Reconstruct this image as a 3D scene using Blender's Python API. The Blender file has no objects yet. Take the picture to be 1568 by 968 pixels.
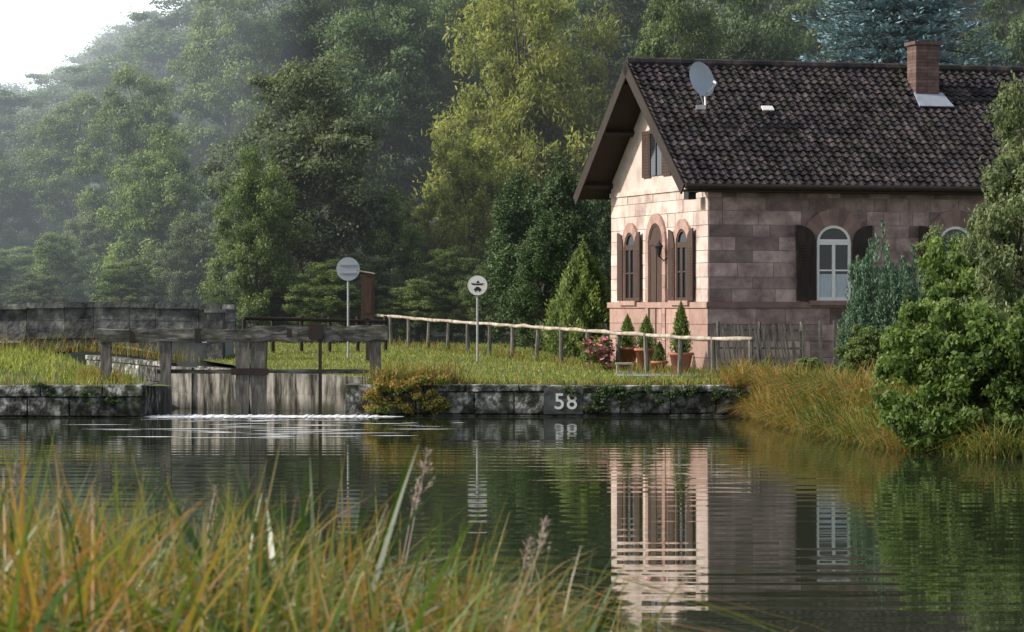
import bpy, math, random
import numpy as np
from mathutils import Vector
random.seed(7); R=np.random.default_rng(11)
K=4033.0; EYE=2.3
def wx(u,d): return (u-784)/K*d
def wz(v,d): return EYE+(470-v)/K*d
sc=bpy.context.scene
# ---------------------------------------------------------------- materials
def newmat(name):
    m=bpy.data.materials.new(name); m.use_nodes=True; nt=m.node_tree
    for n in list(nt.nodes): nt.nodes.remove(n)
    return m,nt,nt.nodes,nt.links
def ramp(N,cols,pos=None,interp='LINEAR'):
    r=N.new('ShaderNodeValToRGB'); e=r.color_ramp.elements; n=len(cols)
    r.color_ramp.interpolation=interp
    if pos is None: pos=[i/(n-1) for i in range(n)]
    while len(e)<n: e.new(0.5)
    for i in range(n):
        e[i].position=pos[i]; e[i].color=(*cols[i],1)
    return r
def mk(name,cols,scale=3,rough=.8,bump=.3,pos=None,stretch=(1,1,1),dist=.01,metal=0,tint=0,spec=.3,moss=0,wet=None):
    m,nt,N,L=newmat(name)
    tc=N.new('ShaderNodeTexCoord'); mp=N.new('ShaderNodeMapping'); mp.inputs['Scale'].default_value=stretch
    no=N.new('ShaderNodeTexNoise'); no.inputs['Scale'].default_value=scale; no.inputs['Detail'].default_value=8; no.inputs['Roughness'].default_value=.65
    L.new(tc.outputs['Object'],mp.inputs[0]); L.new(mp.outputs[0],no.inputs['Vector'])
    if pos is None: pos=[.3+.4*i/(max(1,len(cols)-1)) for i in range(len(cols))]
    r=ramp(N,cols,pos); L.new(no.outputs['Fac'],r.inputs[0])
    b=N.new('ShaderNodeBsdfPrincipled'); b.inputs['Roughness'].default_value=rough; b.inputs['Metallic'].default_value=metal
    b.inputs['Specular IOR Level'].default_value=spec
    col=r.outputs[0]
    if tint:
        at=N.new('ShaderNodeAttribute'); at.attribute_name='tint'
        ma=N.new('ShaderNodeMapRange'); ma.inputs['To Min'].default_value=1-tint; ma.inputs['To Max'].default_value=1+tint
        L.new(at.outputs['Fac'],ma.inputs['Value'])
        mx=N.new('ShaderNodeVectorMath'); mx.operation='SCALE'
        L.new(col,mx.inputs[0]); L.new(ma.outputs[0],mx.inputs['Scale']); col=mx.outputs[0]
    if moss:
        n3=N.new('ShaderNodeTexNoise'); n3.inputs['Scale'].default_value=1.3; n3.inputs['Detail'].default_value=7; n3.inputs['Roughness'].default_value=.7
        L.new(tc.outputs['Object'],n3.inputs['Vector'])
        r3=ramp(N,[(0,0,0),(1,1,1)],[.5,.62]); L.new(n3.outputs['Fac'],r3.inputs[0])
        ml=N.new('ShaderNodeMath'); ml.operation='MULTIPLY'; ml.inputs[1].default_value=moss; L.new(r3.outputs[0],ml.inputs[0])
        mm=N.new('ShaderNodeMix'); mm.data_type='RGBA'; L.new(ml.outputs[0],mm.inputs[0]); L.new(col,mm.inputs[6]); mm.inputs[7].default_value=(.045,.06,.02,1); col=mm.outputs[2]
    if wet is not None:   # damp, algae-dark stone near the water line
        sx=N.new('ShaderNodeSeparateXYZ'); L.new(tc.outputs['Object'],sx.inputs[0])
        n4=N.new('ShaderNodeMath'); n4.operation='MULTIPLY_ADD'; n4.inputs[1].default_value=-.35; L.new(no.outputs['Fac'],n4.inputs[0]); L.new(sx.outputs['Z'],n4.inputs[2])
        mr=N.new('ShaderNodeMapRange'); mr.inputs['From Min'].default_value=wet-.22; mr.inputs['From Max'].default_value=wet+.12; mr.inputs['To Min'].default_value=.28
        L.new(n4.outputs[0],mr.inputs['Value'])
        ms=N.new('ShaderNodeVectorMath'); ms.operation='SCALE'; L.new(col,ms.inputs[0]); L.new(mr.outputs[0],ms.inputs['Scale']); col=ms.outputs[0]
    L.new(col,b.inputs['Base Color'])
    if bump:
        n2=N.new('ShaderNodeTexNoise'); n2.inputs['Scale'].default_value=scale*4; n2.inputs['Detail'].default_value=6
        L.new(mp.outputs[0],n2.inputs['Vector'])
        bu=N.new('ShaderNodeBump'); bu.inputs['Strength'].default_value=bump; bu.inputs['Distance'].default_value=dist
        L.new(n2.outputs['Fac'],bu.inputs['Height']); L.new(bu.outputs[0],b.inputs['Normal'])
    o=N.new('ShaderNodeOutputMaterial'); L.new(b.outputs[0],o.inputs[0])
    return m
def mkt(name,cols,pos=None,transl=.35,rough=.6,rnd=.25,nscale=.5,gloss=.25,gain=1.):
    m,nt,N,L=newmat(name)
    cols=[tuple(c*gain for c in q) for q in cols]
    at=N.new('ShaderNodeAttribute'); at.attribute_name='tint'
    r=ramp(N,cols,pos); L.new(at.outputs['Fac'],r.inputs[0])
    oi=N.new('ShaderNodeObjectInfo')
    tc=N.new('ShaderNodeTexCoord'); no=N.new('ShaderNodeTexNoise'); no.inputs['Scale'].default_value=nscale
    L.new(tc.outputs['Object'],no.inputs['Vector'])
    ad=N.new('ShaderNodeMath'); ad.operation='ADD'; L.new(oi.outputs['Random'],ad.inputs[0]); L.new(no.outputs['Fac'],ad.inputs[1])
    mr=N.new('ShaderNodeMapRange'); mr.inputs['From Max'].default_value=2; mr.inputs['From Min'].default_value=0
    mr.inputs['To Min'].default_value=1-rnd*1.5; mr.inputs['To Max'].default_value=1+rnd*1.5
    L.new(ad.outputs[0],mr.inputs['Value'])
    mx=N.new('ShaderNodeVectorMath'); mx.operation='SCALE'; L.new(r.outputs[0],mx.inputs[0]); L.new(mr.outputs[0],mx.inputs['Scale'])
    b=N.new('ShaderNodeBsdfPrincipled'); b.inputs['Roughness'].default_value=rough; b.inputs['Specular IOR Level'].default_value=gloss
    L.new(mx.outputs[0],b.inputs['Base Color'])
    t=N.new('ShaderNodeBsdfTranslucent')
    ts=N.new('ShaderNodeVectorMath'); ts.operation='MULTIPLY'; ts.inputs[1].default_value=(1.25,1.3,.6); L.new(mx.outputs[0],ts.inputs[0]); L.new(ts.outputs[0],t.inputs[0])
    ms=N.new('ShaderNodeMixShader'); ms.inputs[0].default_value=transl; L.new(b.outputs[0],ms.inputs[1]); L.new(t.outputs[0],ms.inputs[2])
    o=N.new('ShaderNodeOutputMaterial'); L.new(ms.outputs[0],o.inputs[0])
    return m
M={}
M['bark']=mk('bark',[(.05,.042,.035),(.11,.095,.08)],4,.9,.6,stretch=(3,3,.6))
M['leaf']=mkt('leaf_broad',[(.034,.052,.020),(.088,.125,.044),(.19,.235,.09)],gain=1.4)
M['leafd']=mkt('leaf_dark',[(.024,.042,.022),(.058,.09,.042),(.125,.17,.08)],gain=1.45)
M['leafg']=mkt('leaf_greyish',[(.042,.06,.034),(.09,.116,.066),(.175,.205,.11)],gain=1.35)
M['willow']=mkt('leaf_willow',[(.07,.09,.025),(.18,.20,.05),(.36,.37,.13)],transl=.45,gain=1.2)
M['spruce']=mkt('needle_blue',[(.04,.08,.09),(.12,.20,.23),(.28,.40,.45)],transl=.05,rnd=.1)
M['thuja']=mkt('leaf_thuja',[(.022,.045,.016),(.048,.085,.03),(.10,.14,.048)],transl=.15,gain=1.1)
M['juniper']=mkt('leaf_juniper',[(.03,.065,.04),(.075,.14,.09),(.14,.225,.15)],transl=.12,rnd=.1)
M['shrub']=mkt('leaf_shrub',[(.04,.07,.018),(.105,.17,.04),(.27,.35,.13)],transl=.4,nscale=2)
M['shrubp']=mkt('leaf_pale',[(.06,.085,.045),(.14,.18,.09),(.28,.33,.18)],transl=.35,nscale=2)
M['grass']=mkt('grass_blades',[(.11,.14,.035),(.24,.28,.06),(.42,.41,.14)],transl=.4,nscale=.35,rnd=.3)
M['reed']=mkt('reed_blades',[(.035,.085,.012),(.085,.16,.025),(.17,.23,.045),(.32,.27,.07),(.44,.21,.05),(.42,.33,.21)],transl=.42,nscale=.8,rnd=.3,gloss=.6,rough=.35)
M['sedge']=mkt('sedge_blades',[(.05,.09,.02),(.11,.15,.035),(.22,.22,.06),(.34,.17,.05),(.25,.19,.11)],transl=.35,nscale=1,rnd=.3)
M['plume']=mk('seed_plume',[(.30,.24,.19),(.42,.35,.3)],20,.9,0)
M['ground']=mk('ground_grass',[(.04,.05,.02),(.09,.11,.035),(.14,.15,.05)],.6,.95,.6,dist=.05)
M['forestfloor']=mk('forest_floor',[(.015,.025,.01),(.04,.055,.02)],.4,.95,.6,dist=.05)
M['woodgrey']=mk('weathered_wood',[(.025,.025,.022),(.09,.087,.08),(.27,.26,.235)],3,.85,.9,stretch=(.6,3,3),moss=.55,pos=[.37,.5,.65])
M['woodgreyv']=mk('weathered_post',[(.04,.038,.034),(.13,.12,.11),(.25,.235,.215)],4,.85,.8,stretch=(4,4,.6),moss=.3)
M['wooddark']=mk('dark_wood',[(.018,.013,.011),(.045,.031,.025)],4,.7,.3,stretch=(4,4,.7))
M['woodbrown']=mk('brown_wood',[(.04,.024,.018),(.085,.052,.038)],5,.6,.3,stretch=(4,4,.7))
M['rail']=mk('rail_wood',[(.15,.12,.09),(.36,.31,.25),(.55,.5,.44)],3,.7,.5)
M['stonew']=mk('lock_stone',[(.02,.022,.018),(.07,.073,.063),(.20,.20,.185),(.56,.56,.53)],4.2,.9,1.,pos=[.39,.48,.55,.65],dist=.03,tint=.5,moss=.5,wet=-.03)
M['stoned']=mk('bridge_stone',[(.03,.032,.034),(.085,.085,.09),(.16,.16,.155),(.40,.40,.38)],2.6,.9,1.,pos=[.34,.47,.58,.70],dist=.03,tint=.4,moss=.35)
M['stonel']=mk('bridge_render',[(.13,.14,.15),(.24,.25,.26),(.3,.31,.32)],1.5,.9,.3,tint=.2)
M['concrete']=mk('stained_wall',[(.025,.025,.02),(.17,.16,.14),(.46,.44,.40)],1.9,.9,.6,pos=[.38,.48,.62],stretch=(3,3,.4),dist=.02,moss=.55,wet=-.04,tint=.1)
M['plaque']=mk('plaque_stone',[(.03,.035,.04),(.085,.09,.09),(.13,.13,.13)],5,.8,.5,wet=-.05)
M['white']=mk('white_paint',[(.7,.7,.68),(.8,.8,.79)],6,.5,0)
M['black']=mk('black_paint',[(.015,.015,.017),(.03,.03,.03)],5,.5,0)
M['greym']=mk('grey_metal',[(.3,.32,.34),(.4,.42,.44)],5,.45,0,metal=.3)
M['dish']=mk('dish_metal',[(.30,.34,.39),(.38,.42,.47)],3,.4,0,spec=.5)
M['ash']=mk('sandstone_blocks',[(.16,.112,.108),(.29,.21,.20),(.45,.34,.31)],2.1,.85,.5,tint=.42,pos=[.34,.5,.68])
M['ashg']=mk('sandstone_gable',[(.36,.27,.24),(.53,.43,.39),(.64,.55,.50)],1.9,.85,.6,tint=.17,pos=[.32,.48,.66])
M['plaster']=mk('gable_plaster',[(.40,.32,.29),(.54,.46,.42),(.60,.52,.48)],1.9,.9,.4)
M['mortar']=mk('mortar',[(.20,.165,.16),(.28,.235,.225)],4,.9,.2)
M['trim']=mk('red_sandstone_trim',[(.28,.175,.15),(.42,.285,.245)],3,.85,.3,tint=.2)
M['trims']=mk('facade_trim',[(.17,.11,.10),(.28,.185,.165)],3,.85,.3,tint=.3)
M['tile']=mk('roof_tile',[(.012,.012,.015),(.034,.028,.032),(.085,.066,.064)],2.4,.8,.5,tint=.6,spec=.25,moss=.2)
M['brick']=mk('chimney_brick',[(.09,.055,.05),(.18,.12,.105)],6,.85,.4,tint=.25)
M['lead']=mk('lead_flashing',[(.25,.28,.33),(.34,.38,.44)],4,.5,.1)
M['terra']=mk('terracotta',[(.32,.12,.07),(.45,.19,.12)],6,.8,.2)
M['pink']=mk('rose_petals',[(.6,.1,.2),(.75,.3,.4)],10,.7,0)
M['curtain']=mk('curtain',[(.35,.4,.45),(.55,.6,.65)],6,.9,0,stretch=(6,6,.5))
M['pale_streak']=mk('pale_streak',[(.7,.72,.74),(.88,.9,.92)],9,.5,.2)
def glassmat():
    m,nt,N,L=newmat('window_glass')
    b=N.new('ShaderNodeBsdfPrincipled'); b.inputs['Base Color'].default_value=(.02,.025,.03,1); b.inputs['Roughness'].default_value=.06
    o=N.new('ShaderNodeOutputMaterial'); L.new(b.outputs[0],o.inputs[0]); return m
M['glass']=glassmat()
# ---------------------------------------------------------------- mesh builder
class B:
    def __init__(s): s.V=[];s.F=[];s.T=[];s.I=[];s.n=0
    def add(s,V,F,tint=.5,mi=0):
        V=np.asarray(V,float).reshape(-1,3); s.V.append(V)
        n=s.n
        if isinstance(F,np.ndarray): FF=(F+n).tolist()
        else: FF=[[i+n for i in f] for f in F]
        s.F+=FF
        if np.isscalar(tint): s.T+= [float(tint)]*len(FF)
        else: s.T+=list(map(float,tint))
        s.I+=[mi]*len(FF); s.n+=len(V)
    def prism(s,P0,P1,tint=.5,mi=0):
        n=len(P0); F=[list(range(n))[::-1],[n+i for i in range(n)]]+[[i,(i+1)%n,n+(i+1)%n,n+i] for i in range(n)]
        s.add(list(P0)+list(P1),F,tint,mi)
    def box(s,x0,x1,y0,y1,z0,z1,tint=.5,mi=0,f=None):
        f=f or (lambda x,y,z:(x,y,z))
        s.prism([f(x0,y0,z0),f(x1,y0,z0),f(x1,y1,z0),f(x0,y1,z0)],[f(x0,y0,z1),f(x1,y0,z1),f(x1,y1,z1),f(x0,y1,z1)],tint,mi)
    def tube(s,pts,rad,n=7,tint=.5,mi=0,cap=True):
        pts=np.asarray(pts,float); m=len(pts)
        if np.isscalar(rad): rad=[rad]*m
        V=[]
        for i in range(m):
            d=pts[min(i+1,m-1)]-pts[max(i-1,0)]; d/=np.linalg.norm(d)+1e-9
            a=np.cross(d,[0,0,1]) if abs(d[2])<.9 else np.cross(d,[1,0,0]); a/=np.linalg.norm(a); b=np.cross(d,a)
            for k in range(n):
                t=2*math.pi*k/n; V.append(pts[i]+rad[i]*(a*math.cos(t)+b*math.sin(t)))
        F=[[i*n+k,i*n+(k+1)%n,(i+1)*n+(k+1)%n,(i+1)*n+k] for i in range(m-1) for k in range(n)]
        if cap: F+= [list(range(n))[::-1],[(m-1)*n+k for k in range(n)]]
        s.add(V,F,tint,mi)
    def lathe(s,c,prof,n=16,tint=.5,mi=0):
        V=[];F=[]
        for r,z in prof:
            for k in range(n): V.append((c[0]+r*math.cos(2*math.pi*k/n),c[1]+r*math.sin(2*math.pi*k/n),c[2]+z))
        for i in range(len(prof)-1):
            for k in range(n): F.append([i*n+k,i*n+(k+1)%n,(i+1)*n+(k+1)%n,(i+1)*n+k])
        s.add(V,F,tint,mi)
    def mesh(s,name,mats,smooth=False):
        me=bpy.data.meshes.new(name); V=np.concatenate(s.V)
        me.from_pydata(V.tolist(),[],s.F)
        for m in mats: me.materials.append(M[m])
        me.polygons.foreach_set('material_index',s.I)
        if smooth: me.polygons.foreach_set('use_smooth',[True]*len(s.F))
        a=me.attributes.new('tint','FLOAT','FACE'); a.data.foreach_set('value',s.T)
        me.update(); return me
    def obj(s,name,mats,parent=None,smooth=False):
        o=bpy.data.objects.new(name,s.mesh(name,mats,smooth)); sc.collection.objects.link(o)
        if parent: o.parent=parent
        return o
def empty(name):
    o=bpy.data.objects.new(name,None); sc.collection.objects.link(o); return o
def inst(name,me,loc,s=(1,1,1),rot=0,parent=None):
    o=bpy.data.objects.new(name,me); sc.collection.objects.link(o); o.location=loc; o.scale=s; o.rotation_euler=(0,0,rot)
    if parent: o.parent=parent
    return o
# ---------------------------------------------------------------- foliage
def unit(a): return a/(np.linalg.norm(a,axis=-1,keepdims=True)+1e-9)
def leaves(b,C,n,size,flat=.7,hang=0.,mi=0,asp=.5,up=.4,tb=0.):
    C=np.asarray(C,float); N=len(C)*n
    ci=np.repeat(np.arange(len(C)),n)
    d=unit(R.normal(size=(N,3))); rr=R.random(N)**.45
    off=d*rr[:,None]*C[ci,3:4]*(1+.25*R.normal(size=N))[:,None]; off[:,2]*=flat
    p=C[ci,:3]+off
    nrm=unit(d*.8+R.normal(size=(N,3))*.7+np.array([0,0,up]))
    u=unit(np.cross(nrm,R.normal(size=(N,3))))
    if hang: u=unit(u*(1-hang)+np.array([0,0,-1.])*hang)
    v=unit(np.cross(nrm,u))
    L=size*(.6+.8*R.random(N))[:,None]*.5
    V=np.stack([p-u*L,p+v*L*asp,p+u*L,p-v*L*asp],1).reshape(-1,3)
    F=np.arange(4*N).reshape(N,4)
    ct=R.random(len(C))
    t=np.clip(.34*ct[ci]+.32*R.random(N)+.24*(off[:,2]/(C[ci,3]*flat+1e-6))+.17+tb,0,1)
    b.add(V,F,t,mi)
def crown(N,w,h,z0,jit=.25,shape=1.0,inner=.35):
    out=[]; ph=R.random(6)*6.28
    for i in range(N):
        th=R.random()*6.283; cz=1-2*R.random(); sz=math.sqrt(1-cz*cz)
        lob=1+jit*math.sin(3*th+ph[0]+2*cz)+jit*.6*math.sin(5*th+ph[1]-4*cz)+jit*.5*math.sin(7*cz+ph[2])
        r=(inner+(1-inner)*R.random()**.45)*min(1.3,lob)
        zz=cz*.5+.5
        wd=w/2*(1-(.25*shape)*zz)
        x=wd*r*sz*math.cos(th); y=wd*r*sz*math.sin(th); z=z0+h*(.5+.5*cz*min(r,1.02))
        out.append((x,y,z,w*(.05+.075*R.random())))
    return np.array(out)
def make_tree(name,h,w,z0,N,n,size,leafmat,hang=0,flat=.7,jit=.22,trunk=.22,asp=.5,limbs=16,shape=1.,inner=.35):
    b=B(); C=crown(N,w,h-z0,z0,jit,shape,inner)
    tp=[(0,0,-.5)]; x=y=0
    for i in range(1,8):
        x+=R.normal()*.12;y+=R.normal()*.12; tp.append((x,y,h*.85*i/7))
    b.tube(tp,[trunk*(1-.12*i) for i in range(8)],8,mi=0)
    for k in R.choice(len(C),limbs,replace=False):
        c=C[k]; f=min(.95,max(.12,(c[2]-z0*.3)/h-.22)); i=int(f/0.85*7) if f<.85 else 6
        s=np.array(tp[min(i,6)]); e=c[:3]; m=(s+e)/2+np.array([0,0,.08*h*R.normal()*.5])
        b.tube([s,m,e],[trunk*.4,trunk*.22,trunk*.06],5,mi=0)
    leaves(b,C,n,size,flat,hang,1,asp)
    return b.mesh(name,['bark',leafmat])
def make_conifer(name,h,w,mat,nl=18000,size=.12,power=.8,core=True,up=1.,rag=.07,lum=1.):
    b=B(); t=R.random(nl)**.8; th=R.random(nl)*6.283
    ph=R.random(4)*6
    prof=np.sin(np.clip(1-t,0,1)**power*math.pi/2)**.9*np.minimum(1,.75+t*2.5)
    lump=1+lum*(.10*np.sin(5*th+9*t+ph[0])+.08*np.sin(9*th-16*t+ph[1])+.05*np.sin(13*th+31*t))+rag*R.normal(size=nl)
    r=w/2*prof*lump*(.8+.2*R.random(nl)**.5)
    p=np.stack([r*np.cos(th),r*np.sin(th),t*h*(.98+.03*R.normal(size=nl))],1)
    out=np.stack([np.cos(th),np.sin(th),0*th],1)
    u=unit(out*.5+np.array([0,0,up])+R.normal(size=(nl,3))*.35); v=unit(np.cross(u,out+R.normal(size=(nl,3))*.5))
    L=size*(.6+.8*R.random(nl))[:,None]*.5
    V=np.stack([p-u*L,p+v*L*.45,p+u*L,p-v*L*.45],1).reshape(-1,3)
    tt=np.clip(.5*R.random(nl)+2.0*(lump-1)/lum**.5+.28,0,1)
    b.tube([(0,0,-.3),(0,0,h*.9)],[w*.05,.01],6,mi=0)
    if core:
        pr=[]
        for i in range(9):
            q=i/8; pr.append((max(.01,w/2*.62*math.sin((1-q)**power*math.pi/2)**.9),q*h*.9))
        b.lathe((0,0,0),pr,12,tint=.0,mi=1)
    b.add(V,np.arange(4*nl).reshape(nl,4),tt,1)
    return b.mesh(name,['bark',mat])
def make_juniper(name,h,w):
    b=B(); P=[];U=[];Tn=[]
    for k in range(64):
        az=R.random()*6.283; le=R.random()**.6; L=h*(.45+.55*R.random())*(1-.25*le)
        o=np.array([math.cos(az),math.sin(az),0]); top=o*w*.5*le*1.05+np.array([0,0,L]); base=o*w*.22*le
        m=260; s=R.random(m)**.75; rad=.20*w*.5*np.sin(np.pi*np.clip(s*.85+.12,0,1))**.7+.02
        c=base+(top-base)*s[:,None]+o*(np.sin(s*3.14)*.10*w)[:,None]
        th=R.random(m)*6.283; off=np.stack([np.cos(th),np.sin(th),0*th],1)*rad[:,None]*(R.random(m)**.5)[:,None]
        P.append(c+off); U.append(unit(off)*.55+np.array([0,0,1.])+R.normal(size=(m,3))*.3); Tn.append(np.clip(.25*R.random()+.25+.35*s+.3*R.normal(size=m)*.5,0,1))
        b.tube([base,(base+top)/2+o*.1*w,top],[.02,.015,.004],4,mi=0,cap=False)
    p=np.concatenate(P);u=unit(np.concatenate(U));n=len(p); v=unit(np.cross(u,R.normal(size=(n,3)))); L=.055*(.6+.8*R.random(n))[:,None]
    b.add(np.stack([p-u*L,p+v*L*.4,p+u*L,p-v*L*.4],1).reshape(-1,3),np.arange(4*n).reshape(n,4),np.concatenate(Tn),1)
    return b.mesh(name,['bark','juniper'])
def make_spruce(name,h,w):
    b=B(); b.tube([(0,0,-.5),(0,0,h)],[.22,.02],7,mi=0)
    nw=int(h/.34)
    Ps=[];Ds=[];Ts=[]
    for i in range(nw):
        z=1+(h-1.2)*i/nw; L=w/2*(1-(i/nw))**.85+.15; nb=14
        for k in range(nb):
            th=6.283*(k+.5*R.random())/nb+i; Lb=L*(.7+.5*R.random()); dr=np.array([math.cos(th),math.sin(th),0])
            m=110; s=R.random(m)**.6
            side=np.array([-dr[1],dr[0],0]); off=R.normal(size=m)*.17*Lb**.6*(1-.5*s)
            P=dr*(s*Lb)[:,None]+side*off[:,None]; P[:,2]=z-.22*Lb*s+.20*Lb*s**3+R.normal(size=m)*.05
            Ps.append(P); D=dr*.8+side*np.sign(off)[:,None]*.6+np.array([0,0,.4])+R.normal(size=(m,3))*.4; Ds.append(D)
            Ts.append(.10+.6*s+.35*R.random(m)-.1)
            if k%2==0: b.tube([(0,0,z),tuple(dr*Lb*.9+np.array([0,0,z-.18*Lb]))],[.04,.01],4,mi=0,cap=False)
    p=np.concatenate(Ps);u=unit(np.concatenate(Ds));T=np.clip(np.concatenate(Ts),0,1);n=len(p)
    v=unit(np.cross(u,np.array([0,0,1.])+R.normal(size=(n,3))*.5)); L=.062
    V=np.stack([p-u*L,p+v*L*.5,p+u*L,p-v*L*.5],1).reshape(-1,3)
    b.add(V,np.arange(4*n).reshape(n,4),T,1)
    return b.mesh(name,['bark','spruce'])
def blades(b,P,H,W,lean,curve,T,seg=5,mi=0,az=None):
    n=len(P); az=R.random(n)*6.283 if az is None else az
    d=np.stack([np.cos(az),np.sin(az),0*az],1)
    fa=R.random(n)*6.283; wdir=np.stack([np.cos(fa)*.9+.3,np.sin(fa)*.5,0*fa],1); wdir=unit(wdir)
    V=np.zeros((n,(seg+1)*2,3))
    for i in range(seg+1):
        t=i/seg
        hor=(lean*t+curve*t**2.6)*H; ver=H*(t-np.minimum(.9,curve*.75)*t**3.2)
        c=P+d*hor[:,None]; c[:,2]+=ver
        wd=(W*(1-t**2.2)*.5+.0006)[:,None]*wdir
        V[:,2*i]=c-wd; V[:,2*i+1]=c+wd
    base=(np.arange(n)*(seg+1)*2)[:,None]
    F=np.concatenate([base+np.array([[2*i,2*i+1,2*i+3,2*i+2]]) for i in range(seg)],1).reshape(-1,4)
    b.add(V.reshape(-1,3),F,np.repeat(np.clip(T,0,1),seg),mi)
# ---------------------------------------------------------------- terrain
SL=.355
def xr(Y): return -3.0-SL*(Y-57)
def xl(Y): return -7.75-SL*(Y-57)
def front(x):
    return float(np.interp(x,[-3,5.0,5.35,6.1,7.2,12,40],[55.5,55.5,50,43,40.5,38,34]))
def gz(x,Y):
    z=.65+.0165*max(0,min(Y,100)-62)
    if Y>100: z+=(Y-100)*(.22 if x>-15 else .22-.16*min(1,(-15-x)/25))
    if x>4.9 and Y<62: z=min(z,-.35+max(0,Y-front(x))*.55)
    if x<-9.2 and Y<75: z+=.28*min(1,(-9.2-x)/2)*min(1,(Y-55)/2.0)
    return z
b=B()
def grid(fx,ys,us,mi=0):
    V=[];nu=len(us)
    for Yf in ys:
        for u in us:
            x,Y=fx(u,Yf); V.append((x,Y,gz(x,Y)))
    F=[[j*nu+i,j*nu+i+1,(j+1)*nu+i+1,(j+1)*nu+i] for j in range(len(ys)-1) for i in range(nu-1)]
    b.add(V,F,.5,mi)
def fR(u,s):
    Y=front(u)+(90-front(u))*s; w=max(0,1-(u+3)/8.); return u-SL*(Y-57)*w,Y
def fL(u,s):
    Y=55+(90-55)*s; w=max(0,1-(-7.75-u)/12.); return u-SL*(Y-57)*w,Y
ss=np.linspace(0,1,60)**1.6
grid(fR,ss,list(np.concatenate([np.linspace(-3,4.9,30),np.linspace(5.0,9,50),np.linspace(9.5,60,18),[120,300]])))
grid(fL,ss,list(np.concatenate([[-300,-120,-60],np.linspace(-40,-7.75,40)])))
grid(lambda u,Y:(u,Y),list(np.linspace(90,240,40))+[300,500],list(np.concatenate([[-300,-150],np.linspace(-90,90,50),[150,300]])),1)
b.add([(-300,90,-1),(300,90,-1),(300,90,1.115),(-300,90,1.115)],[[0,1,2,3]],.5,1)
b.obj('ground',['ground','forestfloor'],smooth=True)
b=B(); nx=40
V=[];ys=[-10,0,3,5,7,8.5,10,11.5,13,14]; zs=[1.1,1.05,1.0,1,.95,.8,.5,.2,-.1,-.4]
def nb_shift(x): return -5.5*max(0,min(1,(x+.2)/1.6))
for Y,z in zip(ys,zs):
    for x in np.linspace(-25,25,nx*2):
        V.append((x,Y+(nb_shift(x) if Y>4 else 0)*(0.6),z+.04*math.sin(3*x+Y)))
F=[[j*80+i,j*80+i+1,(j+1)*80+i+1,(j+1)*80+i] for j in range(len(ys)-1) for i in range(79)]
b.add(V,F); b.obj('near_bank',['ground'],smooth=True)
def watermat():
    m,nt,N,L=newmat('canal_water')
    tc=N.new('ShaderNodeTexCoord')
    mp=N.new('ShaderNodeMapping'); mp.inputs['Scale'].default_value=(.13,1.35,1); mp.inputs['Rotation'].default_value=(0,0,.03); L.new(tc.outputs['Object'],mp.inputs[0])
    n1=N.new('ShaderNodeTexNoise'); n1.inputs['Scale'].default_value=1.0; n1.inputs['Detail'].default_value=1.5; n1.inputs['Roughness'].default_value=.45; L.new(mp.outputs[0],n1.inputs['Vector'])
    mp2=N.new('ShaderNodeMapping'); mp2.inputs['Scale'].default_value=(.6,3.2,1); L.new(tc.outputs['Object'],mp2.inputs[0])
    n2=N.new('ShaderNodeTexNoise'); n2.inputs['Scale'].default_value=1.0; n2.inputs['Detail'].default_value=2; L.new(mp2.outputs[0],n2.inputs['Vector'])
    wv=N.new('ShaderNodeTexWave'); wv.wave_type='BANDS'; wv.bands_direction='Y'; wv.inputs['Scale'].default_value=.42; wv.inputs['Distortion'].default_value=2.2; wv.inputs['Detail'].default_value=1; wv.inputs['Detail Scale'].default_value=.5
    mp3=N.new('ShaderNodeMapping'); mp3.inputs['Scale'].default_value=(.12,1,1); L.new(tc.outputs['Object'],mp3.inputs[0]); L.new(mp3.outputs[0],wv.inputs['Vector'])
    a=N.new('ShaderNodeMath'); a.operation='MULTIPLY_ADD'; a.inputs[1].default_value=.25; L.new(n2.outputs['Fac'],a.inputs[0]); L.new(n1.outputs['Fac'],a.inputs[2])
    a2=N.new('ShaderNodeMath'); a2.operation='MULTIPLY_ADD'; a2.inputs[1].default_value=.24; L.new(wv.outputs['Fac'],a2.inputs[0]); L.new(a.outputs[0],a2.inputs[2])
    bu=N.new('ShaderNodeBump'); bu.inputs['Strength'].default_value=1; bu.inputs['Distance'].default_value=.0048; L.new(a2.outputs[0],bu.inputs['Height'])
    p=N.new('ShaderNodeBsdfPrincipled'); p.inputs['Base Color'].default_value=(.024,.032,.016,1); p.inputs['Roughness'].default_value=.02; p.inputs['IOR'].default_value=1.33
    L.new(bu.outputs[0],p.inputs['Normal'])
    o=N.new('ShaderNodeOutputMaterial'); L.new(p.outputs[0],o.inputs[0]); return m
M['water']=watermat()
b=B(); b.add([(-200,-5,0),(200,-5,0),(200,92,0),(-200,92,0)],[[0,1,2,3]]); b.obj('water',['water'])
# ---------------------------------------------------------------- house
A_=np.array([.972,.236]); B_=np.array([-.333,.943]); C0=np.array([4.93,66.0])
GB=.6
def H(a,bb,z):
    p=C0+A_*a+B_*bb; return (p[0],p[1],z)
house=empty('stone_lock_keeper_house')
GW=6.6; LEN=12.5
rb0=-.5; ze=5.33; rs=(8.66-5.33)/3.8; ZWE=ze+.5*rs-.12; 
b=B()
pent=[(0,GB),(GW,GB),(GW,ZWE),(GW/2,ZWE+GW/2*rs),(0,ZWE)]
b.prism([H(0,q,z) for q,z in pent],[H(LEN,q,z) for q,z in pent])
b.obj('wall_core',['mortar'],house)
FM=lambda s,z,d:H(s,-d,z)
GM=lambda s,z,d:H(-d,s,z)
def plate(b,mp,pts,d0,d1,tint=.5,mi=0): b.prism([mp(s,z,d0) for s,z in pts],[mp(s,z,d1) for s,z in pts],tint,mi)
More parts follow.
